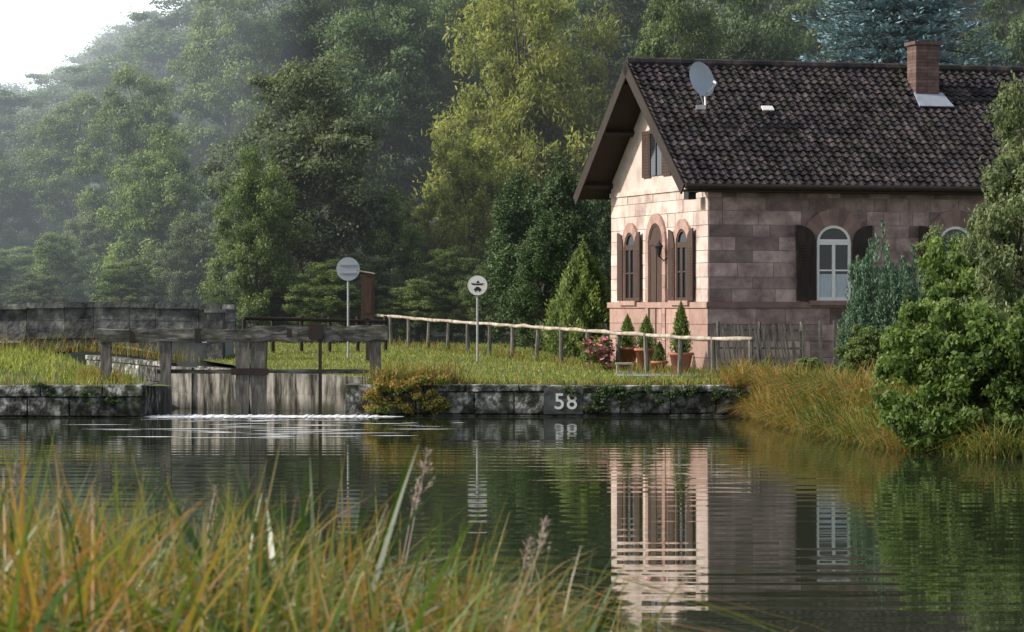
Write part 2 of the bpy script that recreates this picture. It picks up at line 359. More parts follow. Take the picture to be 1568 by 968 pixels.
def rect(s0,s1,z0,z1): return [(s0,z0),(s1,z0),(s1,z1),(s0,z1)]
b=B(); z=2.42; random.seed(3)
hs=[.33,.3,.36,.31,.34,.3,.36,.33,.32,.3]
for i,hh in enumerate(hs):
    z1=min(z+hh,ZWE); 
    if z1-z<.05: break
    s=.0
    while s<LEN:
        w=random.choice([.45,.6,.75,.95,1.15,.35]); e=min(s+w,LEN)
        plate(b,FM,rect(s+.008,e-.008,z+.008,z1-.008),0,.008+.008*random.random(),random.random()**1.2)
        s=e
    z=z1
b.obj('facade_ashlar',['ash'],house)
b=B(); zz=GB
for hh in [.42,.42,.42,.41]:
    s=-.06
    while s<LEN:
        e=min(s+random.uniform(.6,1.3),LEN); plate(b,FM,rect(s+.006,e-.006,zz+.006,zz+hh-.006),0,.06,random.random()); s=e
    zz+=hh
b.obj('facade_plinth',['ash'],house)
b=B(); zz=GB
for hh in [.42,.42,.42,.41]:
    s=-.05
    while s<GW:
        e=min(s+random.uniform(.6,1.3),GW); plate(b,GM,rect(s+.006,e-.006,zz+.006,zz+hh-.006),.0,.055,random.random()); s=e
    zz+=hh
plate(b,GM,rect(-.09,GW+.08,2.275,2.42),0,.10,.6)
b.obj('gable_plinth',['trim'],house)
b=B(); plate(b,FM,rect(-.095,LEN,2.275,2.42),0,.10,.4); b.obj('facade_string_course',['trims'],house)
b=B(); z=2.42
for i,hh in enumerate(hs):
    z1=min(z+hh,5.3)
    s=0
    while s<GW:
        w=random.choice([.5,.7,.9,1.1]); e=min(s+w,GW)
        if GW-e<.3: e=GW
        plate(b,GM,rect(s+.008,e-.008,z+.007,z1-.007),0,.012+.012*random.random(),random.random()); s=e
    z=z1
b.obj('gable_ashlar',['ashg'],house)
b=B(); zt=min(z,5.45)
g=[(0.0,zt+.004),(GW,zt+.004),(GW,ZWE),(GW/2,ZWE+GW/2*rs),(0,ZWE)]
plate(b,GM,g,0,.014); b.obj('gable_plaster',['plaster'],house)
b=B(); plate(b,GM,rect(0,GW,5.28,5.40),0,.06,.5)
b.obj('gable_band',['ashg'],house)
def arch(c,w,zs,rise,n=12):
    return [(c+w/2*math.cos(math.pi*k/n),zs+rise*math.sin(math.pi*k/n)) for k in range(n+1)]
def window(mp,c,w,z0,zs,rise,tag,sw,trim,shut,door=False,lit=True):
    b=B(); out=[(c-w/2,z0),(c+w/2,z0)]+arch(c,w,zs,rise)
    if door: plate(b,mp,out,.02,.05,.5); b.obj(tag+'_leaf',['woodbrown'],house)
    else:
        plate(b,mp,out,.02,.028); b.obj(tag+'_glass',['glass'],house)
        if lit:
            b=B(); plate(b,mp,rect(c-w/2+.06,c-.03,z0+.05,z0+(zs-z0)*.45),.0285,.034); plate(b,mp,rect(c+.03,c+w/2-.06,z0+.05,z0+(zs-z0)*.45),.0285,.034); b.obj(tag+'_curtain',['curtain'],house)
    b=B(); fw=.075; n=12
    o=arch(c,w,zs,rise,n); i_=arch(c,w-2*fw,zs,rise-fw,n)
    for k in range(n): plate(b,mp,[o[k],o[k+1],i_[k+1],i_[k]],.03,.065)
    plate(b,mp,rect(c-w/2,c-w/2+fw,z0,zs),.03,.065); plate(b,mp,rect(c+w/2-fw,c+w/2,z0,zs),.03,.065)
    plate(b,mp,rect(c-w/2+fw,c+w/2-fw,z0,z0+.08),.03,.065)
    plate(b,mp,rect(c-w/2+fw,c+w/2-fw,zs-.08,zs+.06),.03,.07)
    plate(b,mp,rect(c-.04,c+.04,z0+.08,zs-.08),.03,.068)
    if not door: 
        plate(b,mp,rect(c-w/2+fw,c-.04,z0+(zs-z0)*.5,z0+(zs-z0)*.5+.04),.03,.06)
        plate(b,mp,rect(c+.04,c+w/2-fw,z0+(zs-z0)*.5,z0+(zs-z0)*.5+.04),.03,.06)
    b.obj(tag+'_frame',['woodbrown' if shut=='g' else 'white'],house)
    b=B(); n=9; tw=.2 if shut=='g' else .13
    o=arch(c,w+2*tw,zs,rise+tw+.06,n); i_=arch(c,w,zs,rise,n)
    big=arch(c,w+.75,zs,rise+.42,n)
    for k in range(n):
        oo=(big if (shut=='f' and 1<=k<=7) else o)
        plate(b,mp,[oo[k],oo[k+1],i_[k+1],i_[k]],.0,.085,(k*.37+.1)%1)
    zz=z0
    while zz<zs-.02:
        e=min(zs,zz+.34)
        for sg in (-1,1):
            s0,s1=sorted([c+sg*w/2,c+sg*(w/2+tw)]); plate(b,mp,rect(s0,s1,zz+.004,e-.004),0,.085,random.random())
        zz=e
    if not door: plate(b,mp,rect(c-w/2-.2,c+w/2+.2,z0-.12,z0),0,.16,.6)
    b.obj(tag+'_stone_surround',[trim],house)
    if sw>0:
        b=B()
        for sg in (-1,1):
            n=6; pts=[]
            x0=c+sg*(w/2+.03); x1=x0+sg*sw
            top=[(x0+(x1-x0)*k/n, zs+rise*math.sqrt(max(0,1-(1-k/n)**2))) for k in range(n+1)]
            pts=[(x0,z0),(x1,z0)]+top[::-1]
            plate(b,mp,pts,.088,.12,.4)
            zz=z0+.12
            while zz<zs-.05:
                s0,s1=sorted([x0+sg*.06,x1-sg*.06]); plate(b,mp,rect(s0,s1,zz,zz+.035),.121,.135,.8); zz+=.075
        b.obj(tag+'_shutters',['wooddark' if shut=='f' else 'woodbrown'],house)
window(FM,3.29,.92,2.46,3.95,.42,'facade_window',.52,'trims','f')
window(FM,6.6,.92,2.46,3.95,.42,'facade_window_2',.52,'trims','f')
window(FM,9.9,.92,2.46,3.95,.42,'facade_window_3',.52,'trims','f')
window(GM,1.55,.74,2.46,3.9,.4,'gable_window_near',.40,'trim','g',lit=False)
window(GM,5.1,.74,2.46,3.9,.4,'gable_window_far',.40,'trim','g',lit=False)
window(GM,3.3,.95,GB+.15,4.0,.5,'gable_door',0,'trim','g',door=True)
b=B(); plate(b,GM,rect(2.92,3.68,5.75,6.85),.02,.05); b.obj('attic_window_glass',['glass'],house); b=B()
for sg in(-1,1):
    plate(b,GM,rect(*sorted([3.3+sg*.4,3.3+sg*.95]),5.72,6.95),.02,.07,.3)
    zz=5.8
    while zz<6.85: plate(b,GM,rect(*sorted([3.3+sg*.45,3.3+sg*.9]),zz,zz+.03),.071,.085,.3); zz+=.08
plate(b,GM,rect(2.9,3.7,6.86,6.98),.02,.08); plate(b,GM,rect(3.28,3.32,5.75,6.85),.051,.07)
b.obj('attic_window_shutters',['woodbrown'],house)
b=B(); b.box(-1.1,0,2.5,4.1,GB-.1,GB+.14,f=lambda x,y,z:H(x,y,z)); b.obj('door_step',['stonew'],house)
th=math.atan2(8.66-ze,3.8); SLn=math.hypot(3.8,8.66-ze); A0=-.85; A1=LEN+.8
def RF(a,s,h): return H(a,rb0+s*math.cos(th)-h*math.sin(th),ze+s*math.sin(th)+h*math.cos(th))
def RBk(a,s,h): return H(a,(GW-rb0)-s*math.cos(th)+h*math.sin(th),ze+s*math.sin(th)+h*math.cos(th))
b=B()
for RFn in (RF,RBk):
    b.prism([RFn(A0,0,-.10),RFn(A1,0,-.10),RFn(A1,SLn-.0,-.10),RFn(A0,SLn-.0,-.10)],[RFn(A0,0,0),RFn(A1,0,0),RFn(A1,SLn,0),RFn(A0,SLn,0)])
    for a in (A0-.04,):
        b.prism([RFn(a,-.05,-.26),RFn(a+.04,-.05,-.26),RFn(a+.04,SLn+.02,-.26),RFn(a,SLn+.02,-.26)],[RFn(a,-.05,.04),RFn(a+.04,-.05,.04),RFn(a+.04,SLn+.02,.04),RFn(a,SLn+.02,.04)])
    for s in (.55,2.6,4.4):
        b.prism([RFn(A0+.02,s,-.24),RFn(0,s,-.24),RFn(0,s+.14,-.24),RFn(A0+.02,s+.14,-.24)],[RFn(A0+.02,s,-.10),RFn(0,s,-.10),RFn(0,s+.14,-.10),RFn(A0+.02,s+.14,-.10)])
b.obj('roof_boarding',['wooddark'],house)
b=B(); rows=26; cw=.235; rh=SLn/rows
prof=[(0,.055),(.16,.07),(.32,.055),(.5,.022),(.72,.012),(.9,.026),(1.0,.05)]
for RFn in (RF,RBk):
    ncol=int((A1-A0)/cw)
    for r in range(rows):
        rj=random.uniform(-.02,.02)
        for c in range(ncol):
            a=A0+c*cw+random.uniform(-.012,.012); s0=r*rh-.03+rj+random.uniform(-.02,.02); s1=s0+rh*1.14; k=random.uniform(-.008,.02)
            V=[]
            for q,h in prof: V.append(RFn(a+q*cw*1.0,s0,h+.036+k)); 
            for q,h in prof: V.append(RFn(a+q*cw*1.0,s1,h-.004))
            for q,h in prof: V.append(RFn(a+q*cw*1.0,s0,h+.002+k))
            n=len(prof)
            F=[[i,i+1,n+i+1,n+i] for i in range(n-1)]+[[2*n+i,2*n+i+1,i+1,i] for i in range(n-1)]
            t=random.random(); b.add(V,F,t if random.random()>.05 else 1.)
b.obj('roof_tiles',['tile'],house)
b=B(); a=A0
while a<A1-.1:
    e=min(a+.36,A1); p0=H(a,GW/2,8.70);p1=H(e+.03,GW/2,8.72); b.tube([p0,p1],[.13,.115],8,random.random()); a=e
b.obj('ridge_tiles',['tile'],house)
b=B(); p0=H(A0,rb0-.06,ze-.03);p1=H(A1,rb0-.06,ze-.03); b.tube([p0,p1],.075,8)
b.box(A0+.1,A1,rb0+.02,-.02,ze-.16,ze-.10,f=H)
b.obj('gutter_and_soffit',['wooddark'],house)
b=B(); ca,cb=7.05,2.55; z=7.6
while z<9.25:
    for (x0,x1,y0,y1) in [(-.33,-.0,-.25,.25),(.0,.33,-.25,.25)]:
        b.box(ca+x0+.004,ca+x1-.004,cb+y0,cb+y1,z+.005,z+.085,random.random(),f=H)
    z+=.09
b.box(ca-.32,ca+.32,cb-.24,cb+.24,7.4,9.25,.1,f=H)
b.box(ca-.38,ca+.38,cb-.3,cb+.3,9.25,9.34,.4,f=H)
b.obj('chimney',['brick'],house)
b=B(); sC=(cb-rb0)/math.cos(th)
b.prism([RF(ca-.42,sC-.75,.09),RF(ca+.55,sC-.75,.09),RF(ca+.45,sC-.15,.09),RF(ca-.36,sC-.15,.09)],[RF(ca-.42,sC-.75,.12),RF(ca+.55,sC-.75,.12),RF(ca+.45,sC-.15,.12),RF(ca-.36,sC-.15,.12)])
b.obj('chimney_flashing',['lead'],house)
b=B()
sk=(wx(1178,67.4)-4.93)/.94
b.prism([RF(sk+.4,2.95,.12),RF(sk+.7,2.95,.12),RF(sk+.7,3.12,.12),RF(sk+.4,3.12,.12)],[RF(sk+.4,2.95,.16),RF(sk+.7,2.95,.16),RF(sk+.7,3.12,.16),RF(sk+.4,3.12,.16)]); b.obj('roof_vent',['white'],house)
b=B(); dc=Vector((4.86,67.4,8.13)); nn=Vector((.55,-.72,.25)).normalized(); uu=nn.cross(Vector((0,0,1))).normalized(); vv=uu.cross(nn)
Vd=[dc-nn*.1];Fd=[]
for j in range(1,6):
    r=.47*j/5
    for k in range(28):
        t=6.283*k/28; Vd.append(dc+uu*(r*math.cos(t)*.88)+vv*(r*math.sin(t))-nn*(.1-.1*(j/5)**2))
for k in range(28): Fd.append([0,1+k,1+(k+1)%28])
for j in range(4):
    for k in range(28): Fd.append([1+j*28+k,1+(j+1)*28+k,1+(j+1)*28+(k+1)%28,1+j*28+(k+1)%28])
b.add([tuple(v) for v in Vd],Fd)
b.obj('satellite_dish_reflector',['dish'],house,smooth=True)
b=B(); b.tube([dc-nn*.1,dc-nn*.25,(4.95,67.75,7.45)],.025,6); b.tube([dc-vv*.44,dc-vv*.3+nn*.5],.015,5); b.tube([dc-vv*.3+nn*.5,dc-vv*.22+nn*.42],.04,8)
b.tube([dc-vv*.46,dc-vv*.72+uu*.05],.03,6); b.box(4.7,4.95,67.2,67.4,7.34,7.45)
b.obj('satellite_dish_arm',['greym'],house)
b=B(); lp=H(-.28,2.55,3.75); b.tube([H(0,2.55,3.6),H(-.15,2.55,3.5),H(-.28,2.55,3.62)],.018,6); b.lathe(lp,[(.03,-.15),(.1,.1),(.12,.12),(.02,.26),(.01,.3)],8)
b.tube([H(0,.35,5.25),H(-.3,.35,5.15)],.03,6); b.box(-.45,-.25,.2,.5,5.0,5.2,f=H); b.obj('wall_lantern',['black'],house)
# ---------------------------------------------------------------- lock walls
def stone_wall(name,x0,x1,y,ztop,courses,mat,th_=.5,f=None,wl=(.8,1.4),cap=True):
    b=B(); z=ztop-sum(courses)
    f=f or (lambda x,y,z:(x,y,z))
    for ci,hh in enumerate(courses):
        s=x0
        while s<x1-.01:
            e=min(s+random.uniform(*wl),x1)
            if x1-e<.3: e=x1
            pr=.05 if (ci==len(courses)-1 and cap) else random.uniform(0,.03)
            j=lambda: random.uniform(-.014,.014)
            y0=y-pr
            c=[(s+.01+j(),z+.01+j()),(e-.01+j(),z+.01+j()),(e-.01+j(),z+hh-.012+j()*.8),(s+.01+j(),z+hh-.012+j()*.8)]
            bv=.018
            ctr=((s+e)/2,z+hh/2)
            inn=[(p[0]+math.copysign(bv,ctr[0]-p[0]),p[1]+math.copysign(bv,ctr[1]-p[1])) for p in c]
            V=[f(p[0],y+th_,p[1]) for p in c]+[f(p[0],y0+bv,p[1]) for p in c]+[f(p[0],y0,p[1]) for p in inn]
            F=[[0,1,2,3]]+[[i,(i+1)%4,4+(i+1)%4,4+i] for i in range(4)]+[[4+i,4+(i+1)%4,8+(i+1)%4,8+i] for i in range(4)]+[[8,9,10,11]]
            b.add(V,F,random.random()); s=e
        z+=hh
    b.box(x0+.02,x1-.02,y+.06,y+th_-.05,ztop-sum(courses),ztop-.04,.0,f=f)
    return b.obj(name,[mat])
stone_wall('lock_stone_wall',-2.95,5.05,55.3,.67,[.5,.46,.16],'stonew')
stone_wall('lock_stone_wall',-34,-7.7,54.8,.68,[.5,.4,.26],'stonew')
def along(x0,Y0,flip=1):
    d=np.array([-SL,1.]);d/=np.linalg.norm(d); n=np.array([d[1],-d[0]])
    return lambda s,t,z:(x0+d[0]*s+n[0]*t*flip,Y0+d[1]*s+n[1]*t*flip,z)
stone_wall('lock_chamber_wall',0,34,0,.68,[.5,.46,.16],'stonew',f=along(-3.0,57))
stone_wall('lock_chamber_wall',0,34,0,.68,[.5,.46,.16],'stonew',f=along(-7.75,57,-1))
b=B(); b.box(-3.5,-2.9,55.35,57.2,-.4,.66); b.box(-8.1,-7.65,54.9,57.4,-.4,.66); b.obj('lock_wall_pier',['stonew'])
b=B(); b.box(wx(833,55.2),wx(893,55.2),55.225,55.5,.05,.60); b.obj('distance_marker_stone',['plaque'])
cu=bpy.data.curves.new('number_58','FONT'); cu.body='58'; cu.size=.47; cu.extrude=.006; cu.space_character=1.12; cu.offset=.004
cu.materials.append(M['white']); o=bpy.data.objects.new('number_58',cu); sc.collection.objects.link(o)
o.location=(wx(848,55.2),55.217,.16); o.rotation_euler=(math.pi/2,0,0); o.parent=bpy.data.objects['distance_marker_stone']
b=B(); f0=np.array([-7.9,59.9]); f1=np.array([-2.95,57.6]); cuts=[0,.13,.16,.42,.45,.71,.86,1.]
for i in range(len(cuts)-1):
    t0,t1=cuts[i],cuts[i+1]; rec=.12 if (t1-t0)<.05 else random.uniform(0,.04)
    for j in range(2):
        za=[-.3,.36][j]; p=f0+(f1-f0)*t0+np.array([.004,rec+.01*j]); q=f0+(f1-f0)*t1+np.array([-.004,rec+.01*j]); zt0=[.357,.95-.2*t0][j]; zt1=[.357,.95-.2*t1][j]
        b.prism([(p[0],p[1],za),(q[0],q[1],za),(q[0],q[1]+.3,za),(p[0],p[1]+.3,za)],[(p[0],p[1],zt0),(q[0],q[1],zt1),(q[0],q[1]+.3,zt1),(p[0],p[1]+.3,zt0)],random.random())
b.obj('lock_sill_wall',['concrete'])
gate=empty('wooden_lock_gate')
Yg=56.4
def gx(u): return wx(u,Yg)
def gzv(v): return wz(v,Yg)
def rough_beam(b,x0,x1,y0,y1,z0,z1,n=6,j=.02,axis='x'):
    rings=[]
    for i in range(n+1):
        t=i/n; jj=[random.uniform(-j,j) for _ in range(4)]
        if axis=='x':
            x=x0+(x1-x0)*t; rings.append([(x,y0,z0+jj[0]),(x,y1,z0+jj[1]),(x,y1,z1+jj[2]),(x,y0+jj[1],z1+jj[3])])
        else:
            z=z0+(z1-z0)*t; rings.append([(x0+jj[0],y0,z),(x1+jj[1],y0,z),(x1+jj[2],y1,z),(x0+jj[3],y1,z)])
    V=[p for r in rings for p in r]; F=[[4*i+k,4*i+(k+1)%4,4*i+4+(k+1)%4,4*i+4+k] for i in range(n) for k in range(4)]+[[3,2,1,0],[4*n,4*n+1,4*n+2,4*n+3]]
    b.add(V,F,random.random())
b=B()
rough_beam(b,gx(150),gx(387),Yg-.15,Yg+.15,gzv(523),gzv(504),n=12,j=.025)
rough_beam(b,gx(386),gx(594),Yg-.17,Yg+.17,gzv(523),gzv(499),n=12,j=.025)
rough_beam(b,gx(240),gx(590),Yg+.02,Yg+.10,gzv(572),gzv(566),j=.012,n=14)
b.obj('balance_beam',['woodgrey'],gate)
b=B()
rough_beam(b,gx(361),gx(382),Yg-.12,Yg+.12,-.3,gzv(523),axis='z')
rough_beam(b,gx(385),gx(408),Yg-.10,Yg+.14,-.3,gzv(523),axis='z')
rough_beam(b,gx(246),gx(262),Yg-.10,Yg+.1,-.3,gzv(523),axis='z',j=.01)
rough_beam(b,gx(566),gx(583),Yg-.10,Yg+.1,.4,gzv(500),axis='z',j=.01)
rough_beam(b,gx(155),gx(170),Yg-.10,Yg+.1,.5,gzv(523),axis='z',j=.01)
b.obj('gate_posts',['woodgreyv'],gate)
b=B()
rough_beam(b,gx(355),gx(412),Yg-.15,Yg-.12,gzv(574),gzv(564),j=.004)
b.box(gx(489),gx(494),Yg-.24,Yg-.2,-.2,gzv(498)); b.box(gx(474),gx(496),Yg-.26,Yg+.2,gzv(519),gzv(496))
for u in (200,300,440): b.box(gx(u),gx(u+8),Yg-.165,Yg+.16,gzv(525),gzv(503))
b.obj('gate_ironwork',['wooddark'],gate)
# pale ragged strip at the gate foot plus scattered pale streaks on the water
b=B(); n=110
prev=None
for i in range(n+1):
    xx=gx(230)+(gx(622)-gx(230))*i/n; w0=.22+.22*abs(math.sin(i*.9))*random.random()+.12*random.random(); env_=min(1,(i+1)/8,(n+1-i)/14)
    cur=[(xx,55.0-w0*env_*1.2,.006),(xx,55.05+.1*env_,.045*env_*random.uniform(.4,1)+.006),(xx,55.2+.1*env_,.006)]
    if prev: b.add(prev+cur,[[0,3,4,1],[1,4,5,2]])
    prev=cur
for _ in range(60):
    y=random.uniform(46,54.4); u=random.gauss(430,130); x=wx(u,y); L=random.uniform(.15,.8); w0=random.uniform(.03,.10)
    zz=.005+random.random()*.002
    b.add([(x-L,y,zz),(x-L*.3,y-w0,zz),(x+L*.5,y-w0*.6,zz),(x+L,y+w0*.3,zz),(x+L*.2,y+w0,zz)],[[0,1,2,3,4]])
b.obj('pale_water_streaks',['pale_streak'])
# ---------------------------------------------------------------- bridge
br=empty('stone_arch_bridge')
Yb=73.
def bx(u): return wx(u,Yb)
b=B(); xa,xb_=-13.6,-9.0; xc=(xa+xb_)/2
def zt(x): return 1.32+.16*math.exp(-((x-xc)/4.)**2)
n=14; 
top=[];bot=[]
for i in range(n+1):
    x=xa+(xb_-xa)*i/n; top.append((x,zt(x))); bot.append((x,.25+1.0*math.sqrt(max(0,1-((x-xc)/2.3)**2))))
for i in range(n):
    P=[bot[i],bot[i+1],top[i+1],top[i]]
    b.prism([(p[0],Yb,p[1]) for p in P],[(p[0],Yb+4,p[1]) for p in P],.5)
b.box(-30,xa,Yb,Yb+4,-.3,1.30); b.box(xb_,bx(335),Yb,Yb+4,-.3,1.30)
b.obj('bridge_body',['stonel'],br)
b=B()
for y0 in (Yb-.1,Yb+3.7):
    x=-30
    while x<bx(338)-.01:
        e=min(x+random.uniform(.7,1.2),bx(338)); d0=zt((x+e)/2)-.02
        b.box(x+.006,e-.006,y0-.12,y0+.45,d0-.02,d0+.15,random.random()) 
        zz=d0+.15
        for hh in (.34,.34,):
            b.box(x+.006,e-.006,y0+random.uniform(0,.03),y0+.4,zz+.005,zz+hh-.003,random.random()); zz+=hh
        b.box(x+.004,e-.004,y0-.05,y0+.45,zz,zz+.15,random.random())
        x=e
b.box(bx(318),bx(342),Yb-.2,Yb+.45,.7,2.14,.4); b.box(bx(314),bx(345),Yb-.25,Yb+.5,2.14,2.24,.6)
b.obj('bridge_parapet',['stoned'],br)
# ---------------------------------------------------------------- signs
def sign(name,u,v,Y,r,face,sym=False):
    e=empty(name); x=wx(u,Y); z=wz(v,Y); g=gz(x,Y)
    b=B(); b.tube([(x,Y+.05,g-.2),(x,Y+.05,z+r*.8)],.032,8); b.obj('pole',['greym'],e)
    b=B(); n=32
    b.prism([(x+r*math.cos(6.283*k/n),Y,z+r*math.sin(6.283*k/n)) for k in range(n)],[(x+r*math.cos(6.283*k/n),Y+.02,z+r*math.sin(6.283*k/n)) for k in range(n)])
    b.obj('disc',[face],e)
    b=B()
    if sym:
        for k in range(n):
            a0,a1=6.283*k/n,6.283*(k+1)/n
            b.add([(x+q*r*math.cos(t),Y-.004,z+q*r*math.sin(t)) for q,t in((.93,a0),(.93,a1),(1,a1),(1,a0))],[[0,1,2,3]])
        def pl(pts): b.add([(x+p*r,Y-.005,z+q*r) for p,q in pts],[list(range(len(pts)))])
        pl([(-.62,.22),(.1,.15),(.62,.2),(.45,.02),(-.45,.02)]); pl([(-.1,.2),(.2,.2),(.12,.42),(-.02,.42)])
        pl([(-.32,-.5),(.36,-.5),(.36,-.30),(.25,-.28),(.16,-.14),(-.12,-.14),(-.2,-.28),(-.32,-.32)])
        pl([(-.22,-.62),(-.10,-.62),(-.10,-.51),(-.22,-.51)]); pl([(.14,-.62),(.26,-.62),(.26,-.51),(.14,-.51)])
        b.obj('symbol',['black'],e)
    else:
        b.box(x-r*.7,x+r*.7,Y-.02,Y-.001,z+.1,z+.13); b.box(x-r*.7,x+r*.7,Y-.02,Y-.001,z-.13,z-.1); b.obj('brackets',['greym'],e)
sign('round_traffic_sign',533,412,74,.33,'dish')
sign('round_traffic_sign',731,437,71,.29,'white',True)
e=empty('wooden_notice_post'); Y=72; x=wx(563,Y)
b=B(); b.box(x-.05,x+.05,Y-.05,Y+.05,gz(x,Y)-.2,wz(488,Y)); b.box(x-.17,x+.17,Y-.15,Y+.15,wz(488,Y),wz(420,Y)); b.box(x-.12,x+.12,Y-.165,Y-.152,wz(480,Y),wz(430,Y),.9); b.obj('box',['woodbrown'],e)
b=B(); b.prism([(x-.30,Y-.2,wz(415,Y)),(x+.2,Y-.2,wz(420,Y)),(x+.2,Y+.2,wz(420,Y)),(x-.30,Y+.2,wz(415,Y))],[(x-.30,Y-.2,wz(413,Y)),(x+.2,Y-.2,wz(418,Y)),(x+.2,Y+.2,wz(418,Y)),(x-.30,Y+.2,wz(413,Y))])
b.obj('lid',['rail'],e)
# ---------------------------------------------------------------- rail fence
rf=empty('wooden_rail_fence'); p0=np.array([wx(572,88),88.]);p1=np.array([wx(1152,58),58.])
def rp(t): return p0+(p1-p0)*t
b=B(); n=44; pts=[]
for i in range(n+1):
    q=rp(i/n); pts.append((q[0],q[1],gz(q[0],q[1])+.93+random.uniform(-.02,.02)))
b.tube(pts,[.048+.009*math.sin(i*2.1) for i in range(n+1)],8); b.obj('rail',['rail'],rf,smooth=True)
b=B()
for i in range(16):
    q=rp(i/15*.995+.0025); g=gz(q[0],q[1]); lx=random.uniform(-.07,.07); b.tube([(q[0],q[1]+.08,g-.2),(q[0]+lx,q[1]+.08,g+.97)],[.065,.055],7)
b.obj('posts',['woodgreyv'],rf)
rf2=empty('dark_rail_fence')
b=B(); q0=np.array([bx(345),78.]);q1=np.array([wx(590,80),80.])
for hh in (.95,.5):
    b.tube([(q0[0],q0[1],gz(-8,78)+hh+.1),((q0[0]+q1[0])/2,79,gz(-6,79)+hh+.03),(q1[0],q1[1],gz(-4,80)+hh-.05)],.055,7)
for i in range(6):
    q=q0+(q1-q0)*i/5; b.tube([(q[0],q[1]+.07,.6),(q[0],q[1]+.07,gz(q[0],q[1])+1.08)],.06,7)
b.obj('rails_and_posts',['wooddark'],rf2)
def slat(name,u0,u1,Y0,Y1,v0,h,step=.085,mat='woodgreyv'):
    e=empty(name); b=B(); xa,xb2=wx(u0,Y0),wx(u1,Y1); L=math.hypot(xb2-xa,Y1-Y0); n=int(L/step)
    for i in range(n):
        t=i/n; x=xa+(xb2-xa)*t; Y=Y0+(Y1-Y0)*t; hh=h+random.uniform(-.03,.03); ln=random.uniform(-.02,.10)+.12
        b.prism([(x,Y,gz(x,Y)),(x+.045,Y,gz(x,Y)),(x+.045,Y+.02,gz(x,Y)),(x,Y+.02,gz(x,Y))],[(x-ln,Y,gz(x,Y)+hh),(x+.045-ln,Y,gz(x,Y)+hh),(x+.045-ln,Y+.02,gz(x,Y)+hh),(x-ln,Y+.02,gz(x,Y)+hh)],random.random())
    for f in (.18,.5,.86):
        z=h*f; b.prism([(xa,Y0+.022,gz(xa,Y0)+z),(xb2,Y1+.022,gz(xb2,Y1)+z),(xb2,Y1+.022,gz(xb2,Y1)+z+.05),(xa,Y0+.022,gz(xa,Y0)+z+.05)],[(xa,Y0+.04,gz(xa,Y0)+z),(xb2,Y1+.04,gz(xb2,Y1)+z),(xb2,Y1+.04,gz(xb2,Y1)+z+.05),(xa,Y0+.04,gz(xa,Y0)+z+.05)],.4)
    b.obj('slats',[mat],e); b=B()
    for t in (0,.5,1): b.tube([(xa+(xb2-xa)*t,Y0+(Y1-Y0)*t+.1,.4),(xa+(xb2-xa)*t,Y0+(Y1-Y0)*t+.1,gz(xa,Y0)+h+.05)],.045,6)
    b.obj('frame',[mat],e)
slat('slatted_fence',1100,1228,63.6,63.0,0,1.22)
slat('slatted_fence',897,940,75,74,0,.98)
e=empty('wire_fence'); b=B()
for u in (1232,1257,1279): x=wx(u,62); b.box(x-.04,x+.04,62,62.08,.3,1.98 if u!=1232 else 1.9)
b.obj('posts',['woodgreyv'],e); b=B()
for k in range(7): b.tube([(wx(1226,62),62.04,.75+k*.17),(wx(1568,60),60,.75+k*.17)],.003,4)
b.obj('wires',['woodgreyv'],e)
# ---------------------------------------------------------------- plants in pots
thj=make_conifer('thuja_mesh',1.0,.42,'shrub',2600,.05,.9,rag=.12)
def potted(name,u,Y,ptop,v_top,w,pz=None):
    e=empty(name); x=wx(u,Y); g=gz(x,Y) if pz is None else pz
    b=B(); b.lathe((x,Y,g),[(.0,0),(.17*w,0),(.24*w,ptop-.06),(.275*w,ptop-.06),(.275*w,ptop),(.22*w,ptop),(.2*w,ptop-.04),(0,ptop-.04)],18); b.obj('pot',['terra'],e,True)
    hh=wz(v_top,Y)-g-ptop; inst('foliage',thj,(x,Y,g+ptop-.03),(w,w,hh),0,e)
potted('potted_conifer',1043,64.2,.5,462,1.15)
potted('potted_conifer',990,65.8,.55,483,1.15)
potted('potted_conifer',961,66.5,.55,481,1.05)
potted('potted_shrub',1010,64.6,.28,522,.8)
b=B(); x=wx(962,63.2); b.box(x-.3,x+.1,63,63.5,.92,.96); b.box(x-.28,x-.22,63.05,63.45,.6,.92); b.box(x+.02,x+.08,63.05,63.45,.6,.92); b.obj('small_garden_bench',['rail'])
b=B(); b.box(wx(940,65),wx(1100,65),61.5,65.5,.66,.69) ; b.obj('gravel_path',['stonel'])
b=B(); cc=[(wx(918,66)+random.uniform(-.35,.3),66+random.uniform(-.3,.3),gz(2,66)+random.uniform(.1,.75),.2) for _ in range(22)]
leaves(b,cc,90,.08,mi=0); 
leaves(b,[(c[0],c[1]-.1,c[2]+.05,c[3]*1.05) for c in cc],9,.10,mi=1,asp=.9); b.obj('rose_bush',['shrub','pink'])
# ---------------------------------------------------------------- trees
PR={}
PR['b1']=make_tree('broadleaf_a',12,8,.6,230,290,.19,'leafg')
PR['b2']=make_tree('broadleaf_b',14,7.5,1.5,220,280,.20,'leaf',jit=.24)
PR['b3']=make_tree('broadleaf_c',15,9,2.0,230,280,.23,'leafd',jit=.25)
PR['b4']=make_tree('broadleaf_d',10,7,.2,200,270,.18,'leaf',jit=.28)
PR['b5']=make_tree('broadleaf_e',8,4,.1,170,270,.13,'thuja',jit=.22,shape=2.2,flat=1.3,hang=.2)
PR['w']=make_tree('willow_a',14,8,1.5,240,200,.26,'willow',hang=.45,flat=1.0,jit=.4,asp=.32,limbs=60,inner=.25)
PR['w2']=make_tree('willow_b',10,6,.6,170,200,.24,'willow',hang=.3,flat=.9,jit=.35,asp=.34,limbs=30)
PR['s']=make_spruce('spruce_mesh',14,6.5)
PR['c']=make_conifer('cypress_tree',3.2,1.8,'leaf',16000,.10,.9,lum=1.3)
